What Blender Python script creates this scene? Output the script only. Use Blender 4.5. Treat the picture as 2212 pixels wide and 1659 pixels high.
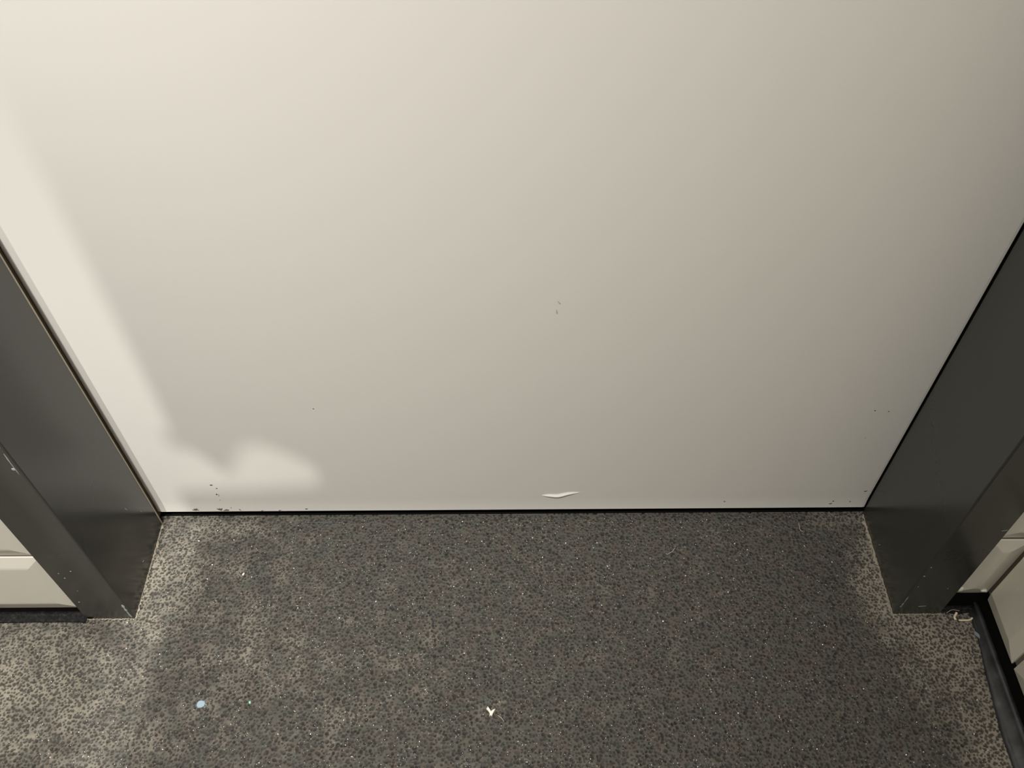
import bpy, bmesh, math, random
import numpy as np
from mathutils import Vector, Matrix

# ------------------------------------------------------------------ clear
for o in list(bpy.data.objects):
    bpy.data.objects.remove(o, do_unlink=True)
scene = bpy.context.scene
COL = scene.collection

# ------------------------------------------------------------------ camera
cam_data = bpy.data.cameras.new('camera')
cam_data.sensor_fit = 'HORIZONTAL'
cam_data.sensor_width = 36.0
cam_data.lens = 36.0 * 1902.7 / 2212.0
cam_data.clip_start = 0.01
cam = bpy.data.objects.new('camera', cam_data)
COL.objects.link(cam)
PITCH, YAW, ROLL = 0.8774, -0.0050, -0.0110
fwd = Vector((math.sin(YAW)*math.cos(PITCH), math.cos(YAW)*math.cos(PITCH), -math.sin(PITCH)))
right = Vector((math.cos(YAW), -math.sin(YAW), 0))
up = right.cross(fwd)
r2 = right*math.cos(ROLL) + up*math.sin(ROLL)
u2 = -right*math.sin(ROLL) + up*math.cos(ROLL)
m = Matrix((r2, u2, -fwd)).transposed().to_4x4()
m.translation = Vector((0.0030, -0.5311, 0.8720))
cam.matrix_world = m
scene.camera = cam

# ------------------------------------------------------------------ world, lights, exposure
world = bpy.data.worlds.new('world')
scene.world = world
world.use_nodes = True
world.node_tree.nodes['Background'].inputs['Color'].default_value = (1.0, 0.93, 0.82, 1)
world.node_tree.nodes['Background'].inputs['Strength'].default_value = 0.0

PANEL_POS = (-0.34, -0.85, 2.33)      # spot-lamp in the ceiling
PANEL_AIM = (-0.77, 0.0, 1.00)
PANEL_ANGLE = 80.0
PANEL_POWER = 244.0
PANEL_SIZE = 0.12
SOFT_POS = (-0.15, -0.95, 2.36)         # round fill light added for ambient brightness
SOFT_SIZE = 0.32
SOFT_POWER = 18.0
BULB_POS = Vector((-0.451, -1.20, 2.25))  # small unseen bulb behind the added notched plate
BULB_POWER = 150.0
WARM = (1.0, 0.965, 0.905)

vs = scene.view_settings
vs.view_transform = 'Standard'
vs.look = 'None'
vs.exposure = 0.0
vs.gamma = 1.0
vs.use_curve_mapping = False
if hasattr(scene, 'cycles'):
    scene.cycles.max_bounces = 6
    scene.cycles.diffuse_bounces = 4
    scene.cycles.glossy_bounces = 3
    scene.cycles.caustics_reflective = False
    scene.cycles.caustics_refractive = False

# ------------------------------------------------------------------ dimensions
HALF = 0.400            # half width of the opening between the jambs
FRONT = -0.1255         # front plane of the door frame
TILE_BACK = -0.1165     # plane of the wall behind the tiles
RIGHT_WALL = 0.4895     # plane of the right wall behind its tiles
LEFT_WALL = -1.02
REAR = -1.75
CEIL = 2.40

# ------------------------------------------------------------------ helpers
def link(o, parent=None):
    COL.objects.link(o)
    if parent is not None:
        o.parent = parent
    return o

def mesh_obj(name, verts, faces, mat, parent=None, smooth=False):
    me = bpy.data.meshes.new(name)
    me.from_pydata([tuple(v) for v in verts], [], faces)
    me.validate()
    bm = bmesh.new(); bm.from_mesh(me)
    bmesh.ops.recalc_face_normals(bm, faces=bm.faces)
    bm.to_mesh(me); bm.free()
    if mat: me.materials.append(mat)
    for p in me.polygons: p.use_smooth = smooth
    return link(bpy.data.objects.new(name, me), parent)

def bm_obj(name, bm, mat, parent=None, smooth=False):
    me = bpy.data.meshes.new(name)
    bmesh.ops.recalc_face_normals(bm, faces=bm.faces)
    bm.to_mesh(me); bm.free()
    if mat: me.materials.append(mat)
    for p in me.polygons: p.use_smooth = smooth
    return link(bpy.data.objects.new(name, me), parent)

def add_box(bm, x0, x1, y0, y1, z0, z1):
    v = [bm.verts.new((x, y, z)) for x in (x0, x1) for y in (y0, y1) for z in (z0, z1)]
    for f in ((0,1,3,2),(4,6,7,5),(0,4,5,1),(2,3,7,6),(0,2,6,4),(1,5,7,3)):
        bm.faces.new([v[i] for i in f])
    return v

def box_obj(name, x0, x1, y0, y1, z0, z1, mat, parent=None, bevel=0.0, seg=2):
    bm = bmesh.new()
    add_box(bm, x0, x1, y0, y1, z0, z1)
    if bevel:
        bmesh.ops.bevel(bm, geom=bm.edges[:], offset=bevel, segments=seg, affect='EDGES', profile=0.5)
    return bm_obj(name, bm, mat, parent)

def structure(o, label=None, cat=None):
    o['kind'] = 'structure'
    if label: o['label'] = label
    if cat: o['category'] = cat
    return o

def tag(o, label, cat, group=None):
    o['label'] = label; o['category'] = cat
    if group: o['group'] = group
    return o

def extrude_profile(name, prof, axis, a0, a1, mat, parent=None, smooth=False, steps=1):
    """closed 2-D profile swept along an axis. axis 'z': prof=(x,y); axis 'x': prof=(y,z); axis 'y': prof=(x,z)"""
    n = len(prof); verts = []; faces = []
    for s in range(steps+1):
        a = a0 + (a1-a0)*s/steps
        for p in prof:
            verts.append({'z': (p[0], p[1], a), 'x': (a, p[0], p[1]), 'y': (p[0], a, p[1])}[axis])
    for s in range(steps):
        for i in range(n):
            j = (i+1) % n
            faces.append((s*n+i, s*n+j, (s+1)*n+j, (s+1)*n+i))
    faces.append(tuple(range(n))[::-1])
    faces.append(tuple(range(steps*n, steps*n+n)))
    return mesh_obj(name, verts, faces, mat, parent, smooth)

# ------------------------------------------------------------------ materials
def new_mat(name):
    mt = bpy.data.materials.new(name); mt.use_nodes = True
    nt = mt.node_tree
    return mt, nt, nt.nodes['Principled BSDF']

def N(nt, typ, **kw):
    n = nt.nodes.new(typ)
    for k, v in kw.items():
        if k.startswith('i_'):
            n.inputs[int(k[2:])].default_value = v
        else:
            setattr(n, k, v)
    return n

def L(nt, a, b): nt.links.new(a, b)

def ramp(nt, fac, stops):
    r = N(nt, 'ShaderNodeValToRGB')
    els = r.color_ramp.elements
    while len(els) > 1: els.remove(els[-1])
    els[0].position, els[0].color = stops[0][0], (*stops[0][1], 1)
    for p, c in stops[1:]:
        e = els.new(p); e.color = (*c, 1)
    L(nt, fac, r.inputs[0])
    return r.outputs[0]

def math_n(nt, op, a, b=None, c=None, clamp=False):
    n = N(nt, 'ShaderNodeMath', operation=op, use_clamp=clamp)
    for i, v in enumerate((a, b, c)):
        if v is None: continue
        if hasattr(v, 'is_output'): L(nt, v, n.inputs[i])
        else: n.inputs[i].default_value = v
    return n.outputs[0]

def noise(nt, vec, scale, detail=2.0, rough=0.5):
    n = N(nt, 'ShaderNodeTexNoise')
    n.inputs['Scale'].default_value = scale
    n.inputs['Detail'].default_value = detail
    n.inputs['Roughness'].default_value = rough
    L(nt, vec, n.inputs['Vector'])
    return n

def smooth_step(nt, v, lo, hi):
    n = N(nt, 'ShaderNodeMapRange', interpolation_type='SMOOTHSTEP')
    L(nt, v, n.inputs[0])
    n.inputs[1].default_value = lo; n.inputs[2].default_value = hi
    return n.outputs[0]

def mixc(nt, fac, a, b):
    n = N(nt, 'ShaderNodeMix', data_type='RGBA')
    if hasattr(fac, 'is_output'): L(nt, fac, n.inputs[0])
    else: n.inputs[0].default_value = fac
    for idx, v in ((6, a), (7, b)):
        if hasattr(v, 'is_output'): L(nt, v, n.inputs[idx])
        else: n.inputs[idx].default_value = (*v, 1)
    return n.outputs[2]

def bump(nt, height, strength, dist, bsdf, normal=None):
    b = N(nt, 'ShaderNodeBump')
    b.inputs['Strength'].default_value = strength
    b.inputs['Distance'].default_value = dist
    L(nt, height, b.inputs['Height'])
    if normal is not None: L(nt, normal, b.inputs['Normal'])
    L(nt, b.outputs[0], bsdf.inputs['Normal'])
    return b.outputs[0]

def painted(name, col, rough, var=0.06, bump_s=0.03, scale=400, spec=0.5):
    mt, nt, b = new_mat(name)
    geo = N(nt, 'ShaderNodeNewGeometry')
    n1 = noise(nt, geo.outputs['Position'], 9.0, 3.0)
    c = mixc(nt, n1.outputs[0], tuple(v*(1-var) for v in col), tuple(min(1, v*(1+var)) for v in col))
    L(nt, c, b.inputs['Base Color'])
    b.inputs['Roughness'].default_value = rough
    b.inputs['Specular IOR Level'].default_value = spec
    n2 = noise(nt, geo.outputs['Position'], scale, 2.0)
    if bump_s: bump(nt, n2.outputs[0], bump_s, 0.001, b)
    return mt

M = {}
M['door'] = painted('white_laminate', (0.79, 0.775, 0.74), 0.38, 0.012, 0.02, 900)
M['edge'] = painted('worn_edge_highlight', (0.42, 0.37, 0.29), 0.6, 0.25, 0.1, 500)
M['frame'] = painted('dark_grey_gloss_paint', (0.045, 0.046, 0.040), 0.22, 0.10, 0.02, 260, 0.5)
M['wall_paint'] = painted('off_white_wall_paint', (0.55, 0.53, 0.49), 0.7, 0.02, 0.0, 300)
M['dim_paint'] = painted('grey_wall_paint', (0.48, 0.46, 0.42), 0.7, 0.02, 0.0, 300)
M['ceiling'] = painted('ceiling_paint', (0.6, 0.59, 0.57), 0.8, 0.02, 0.0, 300)
M['tile'] = painted('glazed_tile', (0.73, 0.705, 0.625), 0.14, 0.025, 0.012, 120, 0.5)
M['grout'] = painted('grey_brown_grout', (0.16, 0.135, 0.10), 0.9, 0.3, 0.3, 700)
M['rebate_shadow'] = painted('brown_rebate', (0.20, 0.155, 0.105), 0.7, 0.2, 0.1, 300)
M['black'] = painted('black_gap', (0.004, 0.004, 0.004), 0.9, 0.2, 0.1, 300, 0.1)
M['scuff'] = painted('dark_scuff', (0.035, 0.03, 0.026), 0.8, 0.3, 0.1, 900)
M['rub'] = painted('grey_rub_mark', (0.16, 0.145, 0.125), 0.8, 0.5, 0.1, 900)
M['faint'] = painted('faint_smudge', (0.50, 0.47, 0.43), 0.6, 0.1, 0.05, 900)
M['chip'] = painted('pale_paint_chip', (0.31, 0.325, 0.31), 0.6, 0.35, 0.1, 900)
M['white_bit'] = painted('white_paper', (0.88, 0.87, 0.80), 0.6, 0.03, 0.1, 900)
M['blue_bit'] = painted('pale_blue_plastic', (0.34, 0.46, 0.55), 0.45, 0.06, 0.1, 900)
M['blue_smear'] = painted('blue_grey_plastic', (0.24, 0.28, 0.31), 0.4, 0.1, 0.1, 900)
M['straw'] = painted('pale_straw', (0.78, 0.68, 0.48), 0.6, 0.2, 0.2, 900)
M['lint'] = painted('pale_lint', (0.48, 0.44, 0.38), 0.9, 0.1, 0.1, 900)
M['dust'] = painted('caked_dust', (0.33, 0.30, 0.24), 0.95, 0.35, 1.0, 500, 0.2)
M['metal'] = painted('black_lamp_metal', (0.03, 0.03, 0.03), 0.5, 0.1, 0.02, 300)
M['glint'] = painted('quartz_glint', (0.92, 0.93, 0.90), 0.12, 0.02, 0.0, 300, 0.8)
M['glint_green'] = painted('green_quartz_glint', (0.35, 0.80, 0.55), 0.12, 0.05, 0.0, 300, 0.8)

# smooth black rubber of the coved skirting
def cove_mat():
    mt, nt, b = new_mat('coved_rubber')
    geo = N(nt, 'ShaderNodeNewGeometry')
    n1 = noise(nt, geo.outputs['Position'], 60.0, 4.0)
    n2 = noise(nt, geo.outputs['Position'], 900.0, 2.0)
    c = ramp(nt, n1.outputs[0], [(0.32, (0.018, 0.018, 0.019)), (0.6, (0.045, 0.047, 0.052)), (0.75, (0.085, 0.09, 0.10))])
    sp = ramp(nt, n2.outputs[0], [(0.72, (0, 0, 0)), (0.78, (1, 1, 1))])
    c2 = mixc(nt, sp, c, (0.20, 0.19, 0.17))
    L(nt, c2, b.inputs['Base Color'])
    b.inputs['Roughness'].default_value = 0.42
    bump(nt, n1.outputs[0], 0.3, 0.002, b)
    return mt
M['cove'] = cove_mat()
def grime_mat():
    mt, nt, b = new_mat('black_grime')
    geo = N(nt, 'ShaderNodeNewGeometry')
    n1 = noise(nt, geo.outputs['Position'], 260.0, 5.0, 0.65)
    n2 = noise(nt, geo.outputs['Position'], 700.0, 2.0)
    c = ramp(nt, n1.outputs[0], [(0.40, (0.006, 0.006, 0.006)), (0.60, (0.020, 0.020, 0.020)), (0.72, (0.06, 0.057, 0.05))])
    c2 = mixc(nt, ramp(nt, n2.outputs[0], [(0.70, (0, 0, 0)), (0.76, (1, 1, 1))]), c, (0.16, 0.15, 0.13))
    L(nt, c2, b.inputs['Base Color']); b.inputs['Roughness'].default_value = 0.75; b.inputs['Specular IOR Level'].default_value = 0.2
    bump(nt, n1.outputs[0], 0.6, 0.002, b)
    return mt
M['grime'] = grime_mat()

# studded safety-rubber floor: round pits in a paler web, dust caught on the web
def floor_mat(real):
    """real: the pits are modelled and their mask comes with the mesh; otherwise drawn as fine relief"""
    mt, nt, b = new_mat('pitted_rubber_floor')
    geo = N(nt, 'ShaderNodeNewGeometry')
    pos = geo.outputs['Position']
    # flatten z, distort a little
    sep = N(nt, 'ShaderNodeSeparateXYZ'); L(nt, pos, sep.inputs[0])
    comb = N(nt, 'ShaderNodeCombineXYZ')
    L(nt, sep.outputs[0], comb.inputs[0]); L(nt, sep.outputs[1], comb.inputs[1])
    p2 = comb.outputs[0]
    dn = noise(nt, p2, 190.0, 1.0)
    sub = N(nt, 'ShaderNodeVectorMath', operation='SUBTRACT'); L(nt, dn.outputs['Color'], sub.inputs[0]); sub.inputs[1].default_value = (0.5, 0.5, 0.5)
    scl = N(nt, 'ShaderNodeVectorMath', operation='SCALE'); L(nt, sub.outputs[0], scl.inputs[0]); scl.inputs['Scale'].default_value = 0.0034
    add = N(nt, 'ShaderNodeVectorMath', operation='ADD'); L(nt, p2, add.inputs[0]); L(nt, scl.outputs[0], add.inputs[1])
    vor = N(nt, 'ShaderNodeTexVoronoi', voronoi_dimensions='2D', feature='F1')
    edg = N(nt, 'ShaderNodeTexVoronoi', voronoi_dimensions='2D', feature='DISTANCE_TO_EDGE')
    for v_ in (vor, edg):
        v_.inputs['Scale'].default_value = 262.0
        v_.inputs['Randomness'].default_value = 0.9
        L(nt, add.outputs[0], v_.inputs['Vector'])
    sepc = N(nt, 'ShaderNodeSeparateColor'); L(nt, vor.outputs['Color'], sepc.inputs[0])
    rnd = sepc.outputs[0]; rnd2 = sepc.outputs[1]
    rim = math_n(nt, 'MULTIPLY_ADD', math_n(nt, 'POWER', rnd, 2.0), 0.20, 0.045)   # thickness of the web around this pit
    rel = math_n(nt, 'SUBTRACT', edg.outputs['Distance'], rim)
    web = math_n(nt, 'SUBTRACT', 1.0, smooth_step(nt, rel, -0.03, 0.13))         # 0 in a pit, 1 on the web
    if real:
        web = N(nt, 'ShaderNodeAttribute', attribute_name='web').outputs['Fac']
        rnd2 = N(nt, 'ShaderNodeAttribute', attribute_name='pit').outputs['Fac']
    # dust distribution: patches along the edges and in the corners
    n_big = noise(nt, p2, 7.0, 3.0)
    n_mid = noise(nt, p2, 38.0, 4.0, 0.6)
    n_fine = noise(nt, p2, 420.0, 3.0, 0.6)
    def blob(cx, cy, rx, ry):
        dx = math_n(nt, 'MULTIPLY', math_n(nt, 'SUBTRACT', sep.outputs[0], cx), 1.0/rx)
        dy = math_n(nt, 'MULTIPLY', math_n(nt, 'SUBTRACT', sep.outputs[1], cy), 1.0/ry)
        r = math_n(nt, 'SQRT', math_n(nt, 'ADD', math_n(nt, 'MULTIPLY', dx, dx), math_n(nt, 'MULTIPLY', dy, dy)))
        return math_n(nt, 'SUBTRACT', 1.0, r, clamp=True)
    blobs = [(-0.395, -0.08, 0.10, 0.14, 1.0), (-0.50, -0.21, 0.24, 0.16, 0.95), (-0.62, -0.34, 0.3, 0.22, 0.95), (-0.36, -0.02, 0.16, 0.06, 0.65),
             (0.405, -0.09, 0.055, 0.12, 1.25), (0.45, -0.16, 0.10, 0.09, 1.35), (0.465, -0.25, 0.07, 0.16, 1.2),
             (0.38, -0.01, 0.09, 0.03, 0.7), (-0.28, -0.16, 0.22, 0.18, 0.5), (-0.15, -0.22, 0.4, 0.2, 0.3)]
    tot = None
    for cx, cy, rx, ry, w in blobs:
        v = math_n(nt, 'MULTIPLY', blob(cx, cy, rx, ry), w)
        tot = v if tot is None else math_n(nt, 'MAXIMUM', tot, v)
    dustv = math_n(nt, 'ADD', tot, math_n(nt, 'MULTIPLY_ADD', n_mid.outputs[0], 1.9, -0.95))
    dustv = math_n(nt, 'ADD', dustv, math_n(nt, 'MULTIPLY_ADD', n_big.outputs[0], 0.7, -0.35))
    dustm = smooth_step(nt, dustv, 0.05, 1.25)
    # colours
    web_c = mixc(nt, n_fine.outputs[0], (0.042, 0.040, 0.036), (0.125, 0.118, 0.105))
    n_hue = noise(nt, p2, 55.0, 3.0, 0.6)
    hue = ramp(nt, n_hue.outputs[0], [(0.36, (1.10, 0.96, 0.90)), (0.50, (1.0, 1.0, 0.96)), (0.58, (0.93, 1.02, 0.92)), (0.68, (0.94, 0.97, 1.06))])
    mul = N(nt, 'ShaderNodeMix', data_type='RGBA', blend_type='MULTIPLY'); mul.inputs[0].default_value = 1.0
    L(nt, web_c, mul.inputs[6]); L(nt, hue, mul.inputs[7])
    dust_c = mixc(nt, n_fine.outputs[0], (0.14, 0.127, 0.104), (0.42, 0.385, 0.32))
    web_c2 = mixc(nt, dustm, mul.outputs[2], dust_c)
    pit_c = mixc(nt, rnd2, (0.012, 0.0115, 0.010), (0.068, 0.064, 0.057))
    pit_c = mixc(nt, math_n(nt, 'MULTIPLY', dustm, 0.30), pit_c, (0.13, 0.115, 0.09))
    col = mixc(nt, web, pit_c, web_c2)
    L(nt, col, b.inputs['Base Color'])
    b.inputs['Roughness'].default_value = 0.62
    b.inputs['Specular IOR Level'].default_value = 0.35
    hgt = math_n(nt, 'MULTIPLY_ADD', n_fine.outputs[0], 0.35, web)
    if real: bump(nt, n_fine.outputs[0], 0.5, 0.0006, b)
    else: bump(nt, hgt, 1.0, 0.0014, b)
    return mt
M['floor'] = floor_mat(True)
M['floor_far'] = floor_mat(False)

# ------------------------------------------------------------------ room shell
def pitted_floor():
    """one mesh: a height field with every pit modelled where the view falls, plain floor around it"""
    X0, X1, Y0, Y1, D = -0.660, RIGHT_WALL-0.002, -0.360, 0.0, 0.00066
    nx = int((X1-X0)/D)+1; ny = int((Y1-Y0)/D)+1
    xs = np.linspace(X0, X1, nx); ys = np.linspace(Y0, Y1, ny)
    rg = np.random.default_rng(5)
    # jittered hexagonal pits
    P = 0.00335
    gy = np.arange(Y0, Y1+P, P*0.87); gx = np.arange(X0, X1+P, P)
    px, py = np.meshgrid(gx, gy); px = px + (np.arange(len(gy)) % 2)[:, None]*P*0.5
    px = (px + rg.uniform(-.36, .36, px.shape)*P).ravel(); py = (py + rg.uniform(-.36, .36, py.shape)*P).ravel()
    keep = (px > X0) & (px < X1) & (py > Y0) & (py < Y1) & (rg.random(px.size) > 0.05)
    px, py = px[keep], py[keep]; n = px.size
    ra = 0.00105 + 0.00125*rg.random(n)**1.25; el = rg.uniform(0.70, 1.0, n); th = rg.uniform(0, np.pi, n)
    dep = rg.uniform(0.45, 1.0, n)*np.where(rg.random(n) < 0.35, 0.45, 1.0); rn = rg.random(n)
    h = np.zeros((ny, nx), np.float32); q = np.full((ny, nx), 9.0, np.float32); pit = np.zeros((ny, nx), np.float32)
    ix = np.round((px-X0)/D).astype(int); iy = np.round((py-Y0)/D).astype(int)
    order = np.argsort(dep)
    K = 4
    for dy in range(-K, K+1):
        for dx in range(-K, K+1):
            jx = np.clip(ix+dx, 0, nx-1); jy = np.clip(iy+dy, 0, ny-1)
            ex = xs[jx]-px; ey = ys[jy]-py
            u = ex*np.cos(th)+ey*np.sin(th); v = (-ex*np.sin(th)+ey*np.cos(th))/el
            d = np.sqrt(u*u+v*v)/ra
            t = np.clip((d-0.40)/(1.08-0.40), 0, 1); hh = -(1-t*t*(3-2*t))*dep
            np.minimum.at(h, (jy, jx), hh.astype(np.float32))
            m_ = d < q[jy, jx]
            q[jy[m_], jx[m_]] = d[m_]; pit[jy[m_], jx[m_]] = (rn*0.6+(1-dep)*0.5)[m_]
    web = np.clip((q-0.66)/0.36, 0, 1); web = web*web*(3-2*web)
    # a slow unevenness of the sheet
    XX, YY = np.meshgrid(xs, ys)
    wob = np.zeros_like(h)
    for k in range(14):
        a = rg.uniform(0, 6.28); f = rg.uniform(500, 1900); wob += np.cos((XX*np.cos(a)+YY*np.sin(a))*f+rg.uniform(0, 6.28)).astype(np.float32)
    z = h*0.00120 + wob*0.000016 - 0.00008
    co = np.empty((ny*nx, 3), np.float32); co[:, 0] = XX.ravel(); co[:, 1] = YY.ravel(); co[:, 2] = z.ravel()
    # plain floor around the modelled area
    L_, R_, F_ = LEFT_WALL, X1, REAR
    extra = np.array([(L_, F_, 0), (R_, F_, 0), (R_, Y0, 0), (X0, Y0, 0), (L_, Y0, 0), (L_, Y1, 0), (X0, Y1, 0),
                      (L_, F_, -.05), (R_, F_, -.05), (R_, Y1, -.05), (L_, Y1, -.05)], np.float32)
    N0 = ny*nx
    idx = np.arange(N0, dtype=np.int32).reshape(ny, nx)
    quads = np.stack([idx[:-1, :-1], idx[:-1, 1:], idx[1:, 1:], idx[1:, :-1]], -1).reshape(-1, 4)
    more = np.array([(0, 1, 2, 4), (4, 3, 6, 5), (7, 10, 9, 8)], np.int32)+N0
    allq = np.concatenate([quads, more]); nq = len(allq)
    me = bpy.data.meshes.new('floor')
    me.vertices.add(N0+len(extra)); me.vertices.foreach_set('co', np.concatenate([co, extra]).ravel())
    me.loops.add(nq*4); me.loops.foreach_set('vertex_index', allq.ravel())
    me.polygons.add(nq); me.polygons.foreach_set('loop_start', np.arange(0, nq*4, 4, dtype=np.int32))
    me.polygons.foreach_set('use_smooth', np.ones(nq, bool))
    me.materials.append(M['floor']); me.materials.append(M['floor_far'])
    mi = np.zeros(nq, np.int32); mi[-3:] = 1
    me.polygons.foreach_set('material_index', mi)
    for nm, arr in (('web', web), ('pit', pit)):
        at = me.attributes.new(nm, 'FLOAT', 'POINT')
        at.data.foreach_set('value', np.concatenate([arr.ravel().astype(np.float32), np.zeros(len(extra), np.float32)]))
    me.update(); me.validate()
    return link(bpy.data.objects.new('floor', me))
structure(pitted_floor(), 'dark grey pitted rubber floor with dust along its edges')
o = box_obj('ceiling', LEFT_WALL-0.1, RIGHT_WALL+0.1, REAR-0.1, 0.1, CEIL, CEIL+0.05, M['ceiling']); structure(o, 'plain off-white ceiling')
o = box_obj('wall_left', LEFT_WALL-0.1, LEFT_WALL, REAR, TILE_BACK+0.1, -0.05, CEIL, M['wall_paint']); structure(o, 'plain off-white left wall')
o = box_obj('wall_rear', LEFT_WALL-0.1, RIGHT_WALL+0.1, REAR-0.1, REAR, -0.05, CEIL, M['dim_paint']); structure(o, 'plain wall behind the viewer')
wall_right = box_obj('wall_right', RIGHT_WALL, RIGHT_WALL+0.1, REAR, TILE_BACK+0.1, -0.05, CEIL, M['grout'])
structure(wall_right, 'side wall of glossy bevelled off-white tiles right of the door')
wall_front = structure(link(bpy.data.objects.new('wall_front', None)), 'wall of glossy bevelled off-white tiles around the door frame')
box_obj('backing', LEFT_WALL, -HALF-0.02, TILE_BACK, 0.1, -0.05, CEIL, M['grout'], wall_front)
box_obj('backing', HALF+0.02, RIGHT_WALL, TILE_BACK, 0.1, -0.05, CEIL, M['grout'], wall_front)
box_obj('lintel', -HALF-0.02, HALF+0.02, TILE_BACK, 0.1, 2.03, CEIL, M['wall_paint'], wall_front)
# black strip painted in for the shadow under the door
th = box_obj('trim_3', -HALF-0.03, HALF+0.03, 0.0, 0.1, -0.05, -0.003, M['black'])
structure(th, 'black strip painted as shadow in the gap under the white door')

# ------------------------------------------------------------------ tiles
def tile_mesh(w, h, bev, t=0.0058, edge=0.002, cut=False):
    """local: x along the wall 0..w, z 0..h, front toward -y, back at y=0"""
    bm = bmesh.new()
    def loop(i, y): return [bm.verts.new(p) for p in ((i, y, i), (w-i, y, i), (w-i, y, h-i), (i, y, h-i))]
    a = loop(0, 0); b = loop(0, -edge)
    bx = min(bev, w*0.47); bl = 0.0012 if cut else bx      # cut: plain edge where the tile was sawn at a corner
    c = [bm.verts.new(p) for p in ((bl, -t, bev), (w-bx, -t, bev), (w-bx, -t, h-bev), (bl, -t, h-bev))]
    for l0, l1 in ((a, b), (b, c)):
        for k in range(4):
            bm.faces.new((l0[k], l0[(k+1) % 4], l1[(k+1) % 4], l1[k]))
    bm.faces.new(c); bm.faces.new(a[::-1])
    ridge = [e for e in bm.edges if all(abs(v.co.y+t) < 1e-6 for v in e.verts)]
    bmesh.ops.bevel(bm, geom=ridge, offset=0.0009 if cut else 0.0020, segments=2, affect='EDGES', profile=0.5)
    bmesh.ops.recalc_face_normals(bm, faces=bm.faces)
    me = bpy.data.meshes.new('tile'); bm.to_mesh(me); bm.free()
    me.materials.append(M['tile'])
    return me
rng = random.Random(4)
def put_tile(me, parent, loc, rz=0.0):
    t = link(bpy.data.objects.new('tile', me), parent)
    t.location = loc
    t.rotation_euler = (rng.uniform(-.004, .004), rng.uniform(-.003, .003), rz + rng.uniform(-.004, .004))
    return t
JT = 0.0055
TH = 0.1065
TW = 0.215
BEV = 0.0162
full = tile_mesh(TW, TH, BEV)
# left of the door
ROWL = 0.0135
xl = -HALF - 0.0535
for r in range(12):
    z = ROWL + r*(TH+JT)
    x = xl - (0.0 if r % 2 == 0 else TW*0.5)
    if r % 2: put_tile(tile_mesh(TW*0.5-JT, TH, BEV), wall_front, (xl-TW*0.5+JT, TILE_BACK, z))
    while x - TW > LEFT_WALL - 0.02:
        put_tile(full, wall_front, (x-TW, TILE_BACK, z)); x -= TW + JT
    rest = x - LEFT_WALL - 0.004
    if rest > 0.03: put_tile(tile_mesh(rest, TH, BEV), wall_front, (LEFT_WALL+0.004, TILE_BACK, z))
# right of the door
ROWR = 0.0345
small = tile_mesh(0.0385, TH, BEV)
for r in range(12):
    put_tile(small, wall_front, (HALF+0.0485, TILE_BACK, ROWR + r*(TH+JT)))
# right side wall: local x runs along -y
first = tile_mesh(0.0675, TH, BEV, cut=True); first_b = tile_mesh(0.0675+TW*0.5, TH, BEV, cut=True)
for r in range(12):
    z = ROWR - 0.004 + r*(TH+JT)
    y = TILE_BACK - 0.0080
    w0 = 0.0675 if r % 2 == 0 else 0.0675+TW*0.5
    put_tile(first if r % 2 == 0 else first_b, wall_right, (RIGHT_WALL, y, z), -math.pi/2)
    y -= w0 + JT
    while y - TW > REAR:
        put_tile(full, wall_right, (RIGHT_WALL, y, z), -math.pi/2); y -= TW + JT

# coved rubber skirting under the tiles: a low rounded upstand, the shadow above it painted in as black strips
def cove_strip(name, length_pts, h, label, mat='cove'):
    """length_pts: list of (wall point xy, outward unit xy, reach over the floor)"""
    verts = []; faces = []; n = 8
    for (px, py), (ox, oy), d in length_pts:
        ring = []
        for i in range(n-2):
            a = i/(n-3)*math.pi/2
            e = 0.006 + (d-0.006)*(1-math.sin(a)); z = h*(1-math.cos(a)) + 0.0005
            ring.append((px+ox*e, py+oy*e, z))
        ring.append((px+ox*0.0002, py+oy*0.0002, h*0.8)); ring.append((px+ox*0.0002, py+oy*0.0002, -0.004))
        verts += ring
    m_ = len(length_pts)
    for k in range(m_-1):
        for i in range(n):
            faces.append((k*n+i, k*n+(i+1) % n, (k+1)*n+(i+1) % n, (k+1)*n+i))
    faces.append(tuple(range(n))); faces.append(tuple(range((m_-1)*n, m_*n))[::-1])
    o = mesh_obj(name, verts, faces, M[mat], None, True)
    return structure(o, label)
rs = random.Random(2)
pts = [((RIGHT_WALL, y), (-1, 0), d + rs.uniform(-.0006, .0006)) for y, d in [(TILE_BACK-0.001, 0.009), (-0.135, 0.009), (-0.150, 0.0105), (-0.165, 0.012), (-0.19, 0.0145), (-0.22, 0.0175), (-0.25, 0.0205), (-0.285, 0.0205), (-0.4, 0.021), (-0.8, 0.021), (REAR, 0.021)]]
cv = cove_strip('baseboard_right', pts, 0.011, 'black coved rubber skirting below the tiles of the side wall')
box_obj('painted_shadow', RIGHT_WALL-0.0008, RIGHT_WALL, REAR, TILE_BACK, 0.0, 0.034, M['black'], cv)
pts = [((x, TILE_BACK), (0, -1), 0.0085 + rs.uniform(-.001, .0015)) for x in [HALF+0.0495+i*0.004 for i in range(9)] + [RIGHT_WALL-0.002]]
cv = cove_strip('baseboard_front', pts, 0.003, 'black grimy skirting in the corner right of the door frame', 'grime')
box_obj('painted_shadow', HALF+0.049, RIGHT_WALL-0.0005, TILE_BACK-0.0008, TILE_BACK, 0.0, 0.040, M['black'], cv)
pts = [((LEFT_WALL + (-HALF-0.0515-LEFT_WALL)*i/30, TILE_BACK), (0, -1), 0.0125 + rs.uniform(-.0008, .0012)) for i in range(31)]
cv = cove_strip('baseboard_left', pts, 0.002, 'black skirting strip below the tiles left of the door frame', 'grime')
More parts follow.
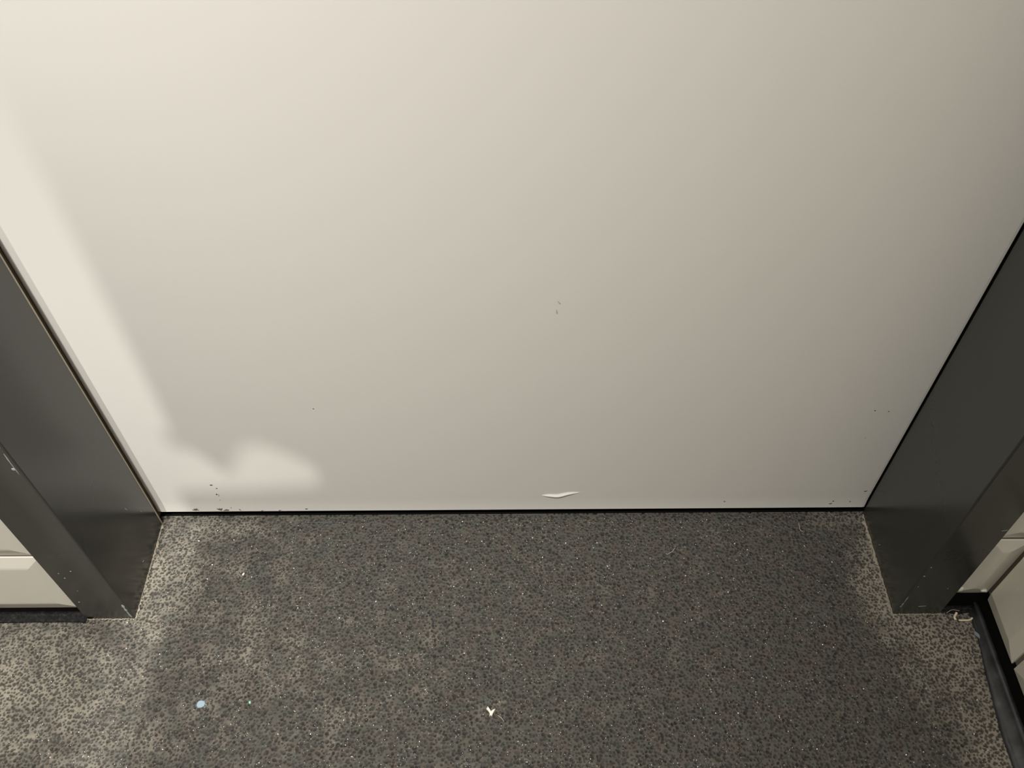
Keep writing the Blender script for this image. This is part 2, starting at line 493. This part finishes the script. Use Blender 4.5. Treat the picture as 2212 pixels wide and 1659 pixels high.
box_obj('painted_shadow', LEFT_WALL, -HALF-0.0525, TILE_BACK-0.0008, TILE_BACK, 0.0, 0.016, M['black'], cv)

# ------------------------------------------------------------------ door frame
def jamb(name, side, y_back, width, label):
    s = side
    x0 = s*HALF; x1 = s*(HALF+width); xr = s*(HALF+0.016)
    c = 0.0016
    prof = [(x0, FRONT+c), (x0+s*c*0.3, FRONT+c*0.3), (x0+s*c, FRONT), (x1-s*c, FRONT), (x1, FRONT+c), (x1, 0.05), (xr, 0.05), (xr, y_back), (x0+s*c*0.6, y_back), (x0, y_back-c*0.6)]
    o = extrude_profile(name, prof, 'z', -0.0015, 2.04, M['frame'])
    structure(o, label)
    return o
jl = jamb('trim_1', -1, -0.0096, 0.0525, 'left upright of the dark grey glossy door frame')
jr = jamb('trim_2', 1, -0.0005, 0.0500, 'right upright of the dark grey glossy door frame')
hd = box_obj('trim_4', -HALF+0.0005, HALF-0.0005, FRONT, 0.0, 2.0, 2.04, M['frame']); structure(hd, 'head of the dark grey door frame')
box_obj('rebate_shadow_strip', -HALF-0.0155, -HALF-0.0055, -0.0010, 0.004, 0.0, 2.0, M['rebate_shadow'], jl)  # brown strip coloured to stand in for the shadow in the rebate gap
# worn inner edge of the left jamb, its highlight painted as a tan line
box_obj('worn_lit_edge', -HALF-0.0014, -HALF+0.0003, -0.0110, -0.0094, 0.0, 2.0, M['edge'], jl)

def flake(name, pts, normal_axis, plane, mat, parent=None, t=0.0003):
    """thin irregular chip: pts in plane coords; axis 'y' -> (x,z), axis 'x' -> (y,z), axis 'z' -> (x,y)"""
    n = len(pts); s = -1 if normal_axis == 'y' else 1
    def P(p, d):
        return {'y': (p[0], plane-d, p[1]), 'x': (plane+d, p[0], p[1]), 'z': (p[0], p[1], plane+d)}[normal_axis]
    cx = sum(p[0] for p in pts)/n; cy = sum(p[1] for p in pts)/n
    verts = [P(p, 0) for p in pts] + [P((cx+(p[0]-cx)*.85, cy+(p[1]-cy)*.85), t) for p in pts]
    faces = [tuple(range(n, 2*n))] + [(i, (i+1) % n, n+(i+1) % n, n+i) for i in range(n)] + [tuple(range(n))[::-1]]
    return mesh_obj(name, verts, faces, mat, parent)

def rough_blob(cx, cy, rx, ry, rot=0.0, n=8, seed=0, jag=0.35):
    r = random.Random(seed); pts = []
    for i in range(n):
        a = 2*math.pi*i/n; k = 1 - jag*r.random()
        x, y = rx*k*math.cos(a), ry*k*math.sin(a)
        pts.append((cx + x*math.cos(rot) - y*math.sin(rot), cy + x*math.sin(rot) + y*math.cos(rot)))
    return pts

def streak(p0, p1, w, seed=0, n=5):
    r = random.Random(seed); dx, dy = p1[0]-p0[0], p1[1]-p0[1]; l = math.hypot(dx, dy); nx, ny = -dy/l, dx/l
    a = []; b = []
    for i in range(n+1):
        t = i/n; k = w*(0.35+0.65*r.random())*(0.35 if i in (0, n) else 1)
        a.append((p0[0]+dx*t+nx*k, p0[1]+dy*t+ny*k)); b.append((p0[0]+dx*t-nx*k, p0[1]+dy*t-ny*k))
    return a + b[::-1]

# chips on the frame (x,z on the front faces; y,z on the reveals)
FP = FRONT
for i, (p0, p1, w) in enumerate([((-0.4030, 0.3020), (-0.4035, 0.272), 0.0006), ((-0.4022, 0.316), (-0.4024, 0.309), 0.0007),
                                 ((-0.4025, 0.0330), (-0.4028, 0.018), 0.0017), ((-0.4030, 0.018), (-0.4022, 0.003), 0.0009)]):
    flake('paint_chip', streak(p0, p1, w, i), 'y', FP, M['chip'], jl)
for i, (x, z, r) in enumerate([(-0.4048, 0.2800, 0.0020), (-0.4268, 0.1061, 0.0009), (-0.4378, 0.092, 0.0010), (-0.4403, 0.1016, 0.0007), (-0.4440, 0.040, 0.0009), (-0.436, 0.065, 0.0006)]):
    flake('paint_chip', rough_blob(x, z, r, r, 0, 7, i), 'y', FP, M['chip'], jl)
for i, (p0, p1, w) in enumerate([((-0.0480, 0.0945), (-0.0462, 0.0880), 0.0007), ((-0.0700, 0.0210), (-0.0670, 0.0195), 0.0006), ((-0.030, 0.060), (-0.029, 0.057), 0.0004)]):
    flake('paint_chip', streak(p0, p1, w, 20+i), 'x', -HALF, M['chip'], jl)
flake('foot_hole', rough_blob(-0.4465, 0.0035, 0.0050, 0.0032, 0, 9, 5), 'y', FP, M['black'], jl, 0.0004)
for i, (p0, p1, w) in enumerate([((0.4022, 0.0160), (0.4025, 0.026), 0.0011), ((0.4024, 0.027), (0.4026, 0.040), 0.0008), ((0.4280, 0.0190), (0.4200, 0.0180), 0.0003), ((0.4475, 0.1725), (0.4425, 0.1708), 0.0003)]):
    flake('paint_chip', streak(p0, p1, w, 40+i), 'y', FP, M['chip'], jr)
for i, (x, z, r) in enumerate([(0.4030, 0.0844, 0.0012), (0.4035, 0.1024, 0.0009), (0.4050, 0.062, 0.0006), (0.436, 0.058, 0.0006)]):
    flake('paint_chip', rough_blob(x, z, r, r, 0, 7, 60+i), 'y', FP, M['chip'], jr)
def flake_r(pts, mat):
    f = flake('paint_chip', pts, 'x', HALF, mat, jr)
    for v in f.data.vertices: v.co.x = 2*HALF - v.co.x
    return f
flake_r(streak((-0.0540, 0.0195), (-0.0515, 0.0150), 0.0004, 71), M['chip'])

# ------------------------------------------------------------------ door leaf
GAP_Z = 0.0112
LX0, LX1 = -HALF-0.0053, HALF-0.0007
def swell(z):
    k = max(0.0, (GAP_Z+0.022-z)/0.022)
    return -0.0011*k*k
def leaf():
    xs = [LX0, LX0+0.0012, LX0+0.0065] + [LX0+0.0065+(LX1-0.0035-LX0-0.0065)*i/24 for i in range(1, 25)] + [LX1-0.0010, LX1]
    offs = [0.0016, 0.0005, 0.0] + [0.0]*24 + [0.0004, 0.0014]
    zs = [GAP_Z + 0.022*i/8 for i in range(9)] + [0.045, 0.07, 0.1, 0.2, 0.4, 0.7, 1.0, 1.5, 1.995]
    verts = []; faces = []; nx = len(xs)
    for z in zs:
        for x, yo in zip(xs, offs):
            verts.append((x, yo + swell(z), z))
    for j in range(len(zs)-1):
        for i in range(nx-1):
            faces.append((j*nx+i, j*nx+i+1, (j+1)*nx+i+1, (j+1)*nx+i))
    nb = len(verts)
    verts += [(LX0, 0.042, zs[0]), (LX1, 0.042, zs[0]), (LX1, 0.042, zs[-1]), (LX0, 0.042, zs[-1])]
    top = (len(zs)-1)*nx
    faces.append((nb, nb+1, nb+2, nb+3))
    faces.append(tuple([nb] + [j*nx for j in range(len(zs))][::1] + [nb+3]))
    faces.append(tuple([nb+1] + [j*nx+nx-1 for j in range(len(zs))] + [nb+2]))
    faces.append(tuple([nb] + list(range(nx)) + [nb+1]))
    faces.append(tuple([nb+3] + [top+i for i in range(nx)] + [nb+2]))
    o = mesh_obj('door_1', verts, faces, M['door'])
    return structure(o, 'plain white flush door closed between dark grey jambs')
door = leaf()

# swollen blister near the bottom edge
def blister():
    path = [(0.0310, 0.0388, 0.0), (0.0350, 0.0392, 0.6), (0.0400, 0.0394, 1.0), (0.0450, 0.0388, 1.15), (0.0495, 0.0384, 1.2), (0.0540, 0.0400, 1.25), (0.0585, 0.0420, 1.1),
            (0.0640, 0.0435, 0.85), (0.0700, 0.0443, 0.55), (0.0765, 0.0446, 0.0)]
    prof = [(-0.0034, 0.0), (-0.0026, 0.25), (-0.0019, 0.75), (-0.0012, 1.0), (-0.0003, 0.90), (0.0008, 0.52), (0.0018, 0.22), (0.0030, 0.06), (0.0044, 0.0)]
    verts = []; faces = []; n = len(prof)
    for x, z, k in path:
        for dz, h in prof:
            verts.append((x, 0.0002 - 0.0021*h*k, z + dz*(0.35+0.65*k/1.25)))
    for i in range(len(path)-1):
        for j in range(n-1):
            faces.append((i*n+j, i*n+j+1, (i+1)*n+j+1, (i+1)*n+j))
    o = mesh_obj('blister', verts, faces, M['door'], door, True)
    sm = o.modifiers.new('smooth', 'SUBSURF'); sm.levels = 1; sm.render_levels = 2
    o['label'] = 'raised blister in the white laminate'
blister()

# dark specks and scuffs
specks = [(-0.3295,0.0638,.0021,.0013),(-0.3252,0.0572,.0013,.0009),(-0.3284,0.0451,.0011,.0016),(-0.3262,0.0450,.0006,.0006),(-0.3266,0.0422,.0007,.0008),(-0.3278,0.0336,.0006,.0006),
          (-0.3190,0.0180,.0008,.0009),(-0.2344,0.0149,.0021,.0011),(-0.1936,0.1973,.0008,.0008),(0.238,0.0236,.0013,.0010),(0.3586,0.0182,.0024,.0010),(0.3604,0.0231,.0013,.0013),(0.3795,0.0219,.0011,.0011),
          (0.3909,0.0427,.0022,.0010),(0.3562,0.1881,.0011,.0008),(0.3703,0.1864,.0010,.0008),(0.3603,0.1427,.0006,.0006)]
for i, (x, z, rx, rz) in enumerate(specks):
    flake('speck', rough_blob(x, z, rx, rz, 0.3 if i in (10, 13) else 0, 7, 100+i, 0.3), 'y', swell(z)-0.00002, M['scuff'], door, 0.00015)
for i, (x, z, rx, rz) in enumerate([(-0.3600, 0.0142, .0046, .0040), (-0.3320, 0.0145, .0046, .0046), (-0.3255, 0.0135, .0046, .0028), (-0.3097, 0.0135, .0014, .0030), (-0.2850, 0.0122, .0024, .0014), (-0.265, 0.0122, .0034, .0012)]):
    flake('scuff', rough_blob(x, z, rx, rz, 0.4, 15, 140+i, 0.75), 'y', swell(z)-0.00002, M['rub'], door, 0.00015)
for i, (p0, p1, w) in enumerate([((0.0398, 0.3425), (0.0425, 0.3385), 0.0009), ((0.0392, 0.3320), (0.0400, 0.3265), 0.0008)]):
    flake('smudge', streak(p0, p1, w, 160+i), 'y', -0.00002, M['faint'], door, 0.00012)

# ------------------------------------------------------------------ dust caked against the jamb feet
def dust_line(parent, p0, p1, w, seed):
    r = random.Random(seed); n = 60; bm = bmesh.new(); rows = []
    d = Vector(p1)-Vector(p0); nrm = Vector((-d.y, d.x)).normalized()
    for i in range(n+1):
        c = Vector(p0) + d*(i/n); k = w*(0.12+0.88*r.random()**2.2); h = 0.0006+0.0014*r.random()
        rows.append([bm.verts.new((c.x, c.y, h)), bm.verts.new((c.x+nrm.x*k*.5, c.y+nrm.y*k*.5, h*.55)), bm.verts.new((c.x+nrm.x*k, c.y+nrm.y*k, -0.0002)), bm.verts.new((c.x, c.y, -0.0004))])
    for i in range(n):
        for j in range(4):
            bm.faces.new((rows[i][j], rows[i][(j+1) % 4], rows[i+1][(j+1) % 4], rows[i+1][j]))
    o = bm_obj('dust_line', bm, M['dust'], parent, True)
    o['label'] = 'pale dust caked along the foot of the jamb'
dust_line(jl, (-0.3998, FRONT), (-0.3998, -0.012), -0.0045, 1)
dust_line(jl, (-0.4500, FRONT-0.0002), (-0.4000, FRONT-0.0002), -0.0022, 2)
dust_line(jr, (0.3998, -0.004), (0.3998, FRONT), -0.0060, 3)
dust_line(jr, (0.4000, FRONT-0.0002), (0.4500, FRONT-0.0002), -0.0035, 4)

# ------------------------------------------------------------------ bits lying about
b = flake('blue_fleck', rough_blob(-0.3104, -0.2161, 0.0047, 0.0042, 0.1, 9, 7, 0.22), 'z', 0.0003, M['blue_bit'], None, 0.0006)
tag(b, 'small flat pale blue fleck lying on the floor, left of centre', 'fleck')
yp = [(-0.0062, 0.0035), (-0.0045, 0.0068), (-0.0022, 0.0035), (-0.0006, 0.0008), (0.0020, 0.0028), (0.0048, 0.0040), (0.0030, 0.0006), (0.0016, -0.0020), (0.0006, -0.0052), (-0.0008, -0.0038), (-0.0026, -0.0052), (-0.0020, -0.0022), (-0.0034, 0.0005)]
b = flake('paper_scrap', [(-0.0222+x*.85, -0.2257+y*.85) for x, y in yp], 'z', 0.0003, M['white_bit'], None, 0.0008)
tag(b, 'tiny Y-shaped torn white paper scrap on the floor', 'scrap')
b = flake('white_chip', rough_blob(-0.2952, -0.0746, 0.0012, 0.0022, -0.3, 7, 9, 0.2), 'z', 0.0003, M['white_bit'], None, 0.0008)
tag(b, 'tiny bright white chip on the floor near the left jamb', 'chip')
b = flake('green_chip', rough_blob(-0.2619, -0.215, 0.0013, 0.0018, 0.2, 6, 3, 0.2), 'z', 0.0003, M['glint_green'], None, 0.0009)
tag(b, 'tiny shiny green chip right of the blue fleck', 'chip')
b = flake('blue_strip', rough_blob(0.4790, -0.1500, 0.0020, 0.0050, 0.45, 10, 8, 0.25), 'z', 0.0022, M['blue_smear'], None, 0.0012)
tag(b, 'pale blue-grey sliver lying against the black skirting in the corner', 'sliver')

def tube(name, pts, r, mat, parent=None):
    cu = bpy.data.curves.new(name, 'CURVE'); cu.dimensions = '3D'; cu.bevel_depth = r; cu.bevel_resolution = 1; cu.resolution_u = 3; cu.use_fill_caps = True
    sp = cu.splines.new('BEZIER'); sp.bezier_points.add(len(pts)-1)
    for bp, p in zip(sp.bezier_points, pts):
        bp.co = p; bp.handle_left_type = bp.handle_right_type = 'AUTO'
    tmp = bpy.data.objects.new(name, cu); COL.objects.link(tmp)
    dg = bpy.context.evaluated_depsgraph_get()
    me = bpy.data.meshes.new_from_object(tmp.evaluated_get(dg))
    bpy.data.objects.remove(tmp, do_unlink=True)
    me.materials.clear(); me.materials.append(mat)
    for p in me.polygons: p.use_smooth = True
    return link(bpy.data.objects.new(name, me), parent)
b = tube('straw_bit', [(0.4655, -0.1338, 0.0022), (0.4720, -0.1340, 0.0024), (0.4775, -0.1335, 0.0026), (0.4800, -0.1318, 0.0032)], 0.0011, M['straw'])
tag(b, 'short straw-coloured sliver lying in the right-hand corner', 'sliver')
b = tube('curled_peel', [(0.4625, -0.1335, 0.0024), (0.4618, -0.1308, 0.0028), (0.4640, -0.1278, 0.0034), (0.4652, -0.1262, 0.0042)], 0.0013, M['straw'])
tag(b, 'small curled cream peel beside the straw-coloured sliver in the corner', 'peel')
for nm, pts, lab in [
    ('lint_fibre', [(0.3239, -0.0147, .0009), (0.3236, -0.0200, .0012), (0.3240, -0.0249, .0009), (0.3262, -0.0262, .0009)], 'thin pale lint fibre on the floor near the right jamb'),
    ('lint_fibre', [(0.4550, -0.1262, .0035), (0.4610, -0.1232, .0042), (0.4690, -0.1240, .0036)], 'thin pale curved hair in the black corner right of the door frame'),
    ('lint_fibre', [(-0.3570, -0.0846, .0009), (-0.3572, -0.0770, .0013), (-0.3555, -0.0708, .0009)], 'thin pale lint fibre on the floor beside the left jamb'),
    ('lint_fibre', [(0.1700, -0.0540, .0009), (0.1765, -0.0500, .0012), (0.1800, -0.0455, .0009)], 'thin pale lint fibre on the floor below the door blister'),
    ('lint_fibre', [(-0.0160, -0.2290, .0009), (-0.0125, -0.2318, .0012), (-0.0100, -0.2350, .0009)], 'thin pale lint fibre beside the white paper scrap')]:
    tag(tube(nm, pts, 0.00028, M['lint']), lab, 'lint', 'lint fibres on the floor')
# cobweb dust and filler lumps in the corner
def lump(name, loc, r, mat, parent, sx=1, sy=1, sz=1):
    bm = bmesh.new(); bmesh.ops.create_icosphere(bm, subdivisions=2, radius=r)
    rr = random.Random(int(loc[0]*1e5))
    for v in bm.verts: v.co = Vector((v.co.x*sx, v.co.y*sy, v.co.z*sz))*(0.85+0.3*rr.random()) + Vector(loc)
    return bm_obj(name, bm, mat, parent, True)
lump('filler_lump', (0.4545, -0.1200, 0.0455), 0.0048, M['tile'], wall_front, 1, .5, 1)
lump('filler_lump', (0.4800, -0.1205, 0.0430), 0.0030, M['tile'], wall_front, 1.3, .6, .6)

# quartz grains in the rubber, their sparkle put into a bright colour: nobody could count them
def grains():
    r = random.Random(11); verts = []; faces = []; mats = []
    for k in range(8500):
        x = r.uniform(-0.62, 0.468); y = r.uniform(-0.42, -0.006)
        if y < FRONT-0.004 or abs(x) < HALF-0.006:
            pass
        else:
            continue
        dens = math.exp(-((x+0.02)/0.42)**2)
        if r.random() > 0.25+0.75*dens: continue
        s = r.uniform(0.00014, 0.00046) * (1.7 if r.random() < 0.08 else 1)
        a = r.uniform(0, 6.28); tx, ty = r.uniform(-.5, .5), r.uniform(-.5, .5)
        c = Vector((x, y, 0.0005)); n = len(verts)
        for i in range(4):
            t = a + i*math.pi/2; rr = s*r.uniform(.7, 1.2); dx, dy = rr*math.cos(t), rr*math.sin(t)
            verts.append((c.x+dx, c.y+dy, c.z + dx*tx + dy*ty))
        verts.append((c.x, c.y, c.z-0.0008))
        faces.append((n, n+1, n+2, n+3)); mats.append(1 if r.random() < 0.02 else 0)
        for i in range(4):
            faces.append((n+i, n+4, n+(i+1) % 4)); mats.append(mats[-1])
    me = bpy.data.meshes.new('quartz_grains'); me.from_pydata(verts, [], faces)
    me.materials.append(M['glint']); me.materials.append(M['glint_green'])
    for p, mi in zip(me.polygons, mats): p.material_index = mi
    o = link(bpy.data.objects.new('quartz_grains', me))
    o['kind'] = 'stuff'
    tag(o, 'tiny sparkling quartz grains set in the dark floor', 'grains')
grains()

# ------------------------------------------------------------------ lamps, some of them added (above and behind the viewer)
def spot_lamp():
    root = link(bpy.data.objects.new('ceiling_spotlight', None)); root.location = (PANEL_POS[0], PANEL_POS[1], CEIL)
    tag(root, 'round white spotlight in the ceiling, left of the viewer', 'lamp')
    bm = bmesh.new(); bmesh.ops.create_cone(bm, cap_ends=True, segments=40, radius1=PANEL_SIZE/2+0.02, radius2=PANEL_SIZE/2+0.03, depth=0.05)
    h = bm_obj('housing', bm, M['ceiling'], root); h.location = (0, 0, -0.025)
    ld = bpy.data.lights.new('lamp_light', 'SPOT'); ld.shadow_soft_size = PANEL_SIZE/2; ld.energy = PANEL_POWER; ld.color = WARM
    ld.spot_size = math.radians(PANEL_ANGLE); ld.spot_blend = 1.0
    lo = link(bpy.data.objects.new('lamp_light', ld), root); lo.location = (0, 0, PANEL_POS[2]-CEIL-0.045)
    lo.rotation_euler = (Vector(PANEL_AIM)-Vector(PANEL_POS)).to_track_quat('-Z', 'Y').to_euler()
spot_lamp()

def fill_lamp():
    root = link(bpy.data.objects.new('fill_light', None)); root.location = (SOFT_POS[0], SOFT_POS[1], CEIL)
    tag(root, 'unseen round fill light added on the ceiling above the viewer', 'lamp')
    bm = bmesh.new(); bmesh.ops.create_cone(bm, cap_ends=True, segments=48, radius1=SOFT_SIZE/2+0.02, radius2=SOFT_SIZE/2+0.02, depth=0.03)
    h = bm_obj('housing', bm, M['ceiling'], root); h.location = (0, 0, -0.015)
    ld = bpy.data.lights.new('lamp_light', 'AREA'); ld.shape = 'DISK'; ld.size = SOFT_SIZE; ld.energy = SOFT_POWER; ld.color = WARM
    lo = link(bpy.data.objects.new('lamp_light', ld), root); lo.location = (0, 0, SOFT_POS[2]-CEIL)
fill_lamp()

def gobo_lamp():
    root = link(bpy.data.objects.new('gobo_lamp', None))
    tag(root, 'small unseen bulb behind an added notched plate that shapes its light', 'lamp')
    A = BULB_POS
    ld = bpy.data.lights.new('bulb', 'SPOT'); ld.energy = BULB_POWER; ld.color = WARM; ld.shadow_soft_size = 0.0028; ld.spot_size = math.radians(21); ld.spot_blend = 1.0
    lo = link(bpy.data.objects.new('bulb', ld), root); lo.location = A
    lo.rotation_euler = (Vector((-0.36, 0.0, -0.25))-A).to_track_quat('-Z', 'Y').to_euler()
    # added plate before the bulb, cut to shape the strip and patch of light
    T = [(-.3425,1.4),(-.3425,.165),(-.356,.150),(-.333,.143),(-.3064,.098),(-.280,.146),(-.262,.152),(-.235,.134),(-.210,.108),(-.206,.082),(-.220,.062),(-.30,.055),(-.365,.055),(-.372,.03),(-.350,-.02),(-.350,-.9),(1.1,-.9),(1.1,1.4)]
    f = 0.20
    pts = [(A.x + (x-A.x)*f, A.z + (z-A.z)*f) for x, z in T]
    yy = A.y*(1-f)
    n = len(pts); verts = [(p[0], yy, p[1]) for p in pts] + [(p[0], yy-0.0015, p[1]) for p in pts]
    faces = [tuple(range(n)), tuple(range(n, 2*n))[::-1]] + [(i, (i+1) % n, n+(i+1) % n, n+i) for i in range(n)]
    mesh_obj('gobo_plate', verts, faces, M['metal'], root)
    fl = [(-.415, 1.4), (-1.2, 1.4), (-1.2, -.9), (-.415, -.9)]  # added flap keeps the bulb off the left tiles and floor
    fx = [A.x + (x-A.x)*f for x, z in fl]; fz = [A.z + (z-A.z)*f for x, z in fl]
    box_obj('gobo_flap', min(fx), max(fx), yy-0.0015, yy, min(fz), max(fz), M['metal'], root)
    top = max(p[1] for p in pts)
    box_obj('arm', A.x-0.006, A.x+0.30, A.y-0.05, A.y-0.04, CEIL-0.03, CEIL, M['metal'], root)
    box_obj('stem', A.x-0.005, A.x+0.005, A.y-0.05, A.y-0.04, A.z+0.012, CEIL-0.03, M['metal'], root)
    box_obj('hanger', A.x-0.10, A.x-0.09, yy-0.005, yy+0.003, top-0.01, CEIL, M['metal'], root)
    box_obj('hanger', A.x+0.10, A.x+0.11, yy-0.005, yy+0.003, top-0.01, CEIL, M['metal'], root)
    box_obj('socket', A.x-0.012, A.x+0.012, A.y-0.055, A.y-0.012, A.z+0.008, A.z+0.03, M['metal'], root)
gobo_lamp()
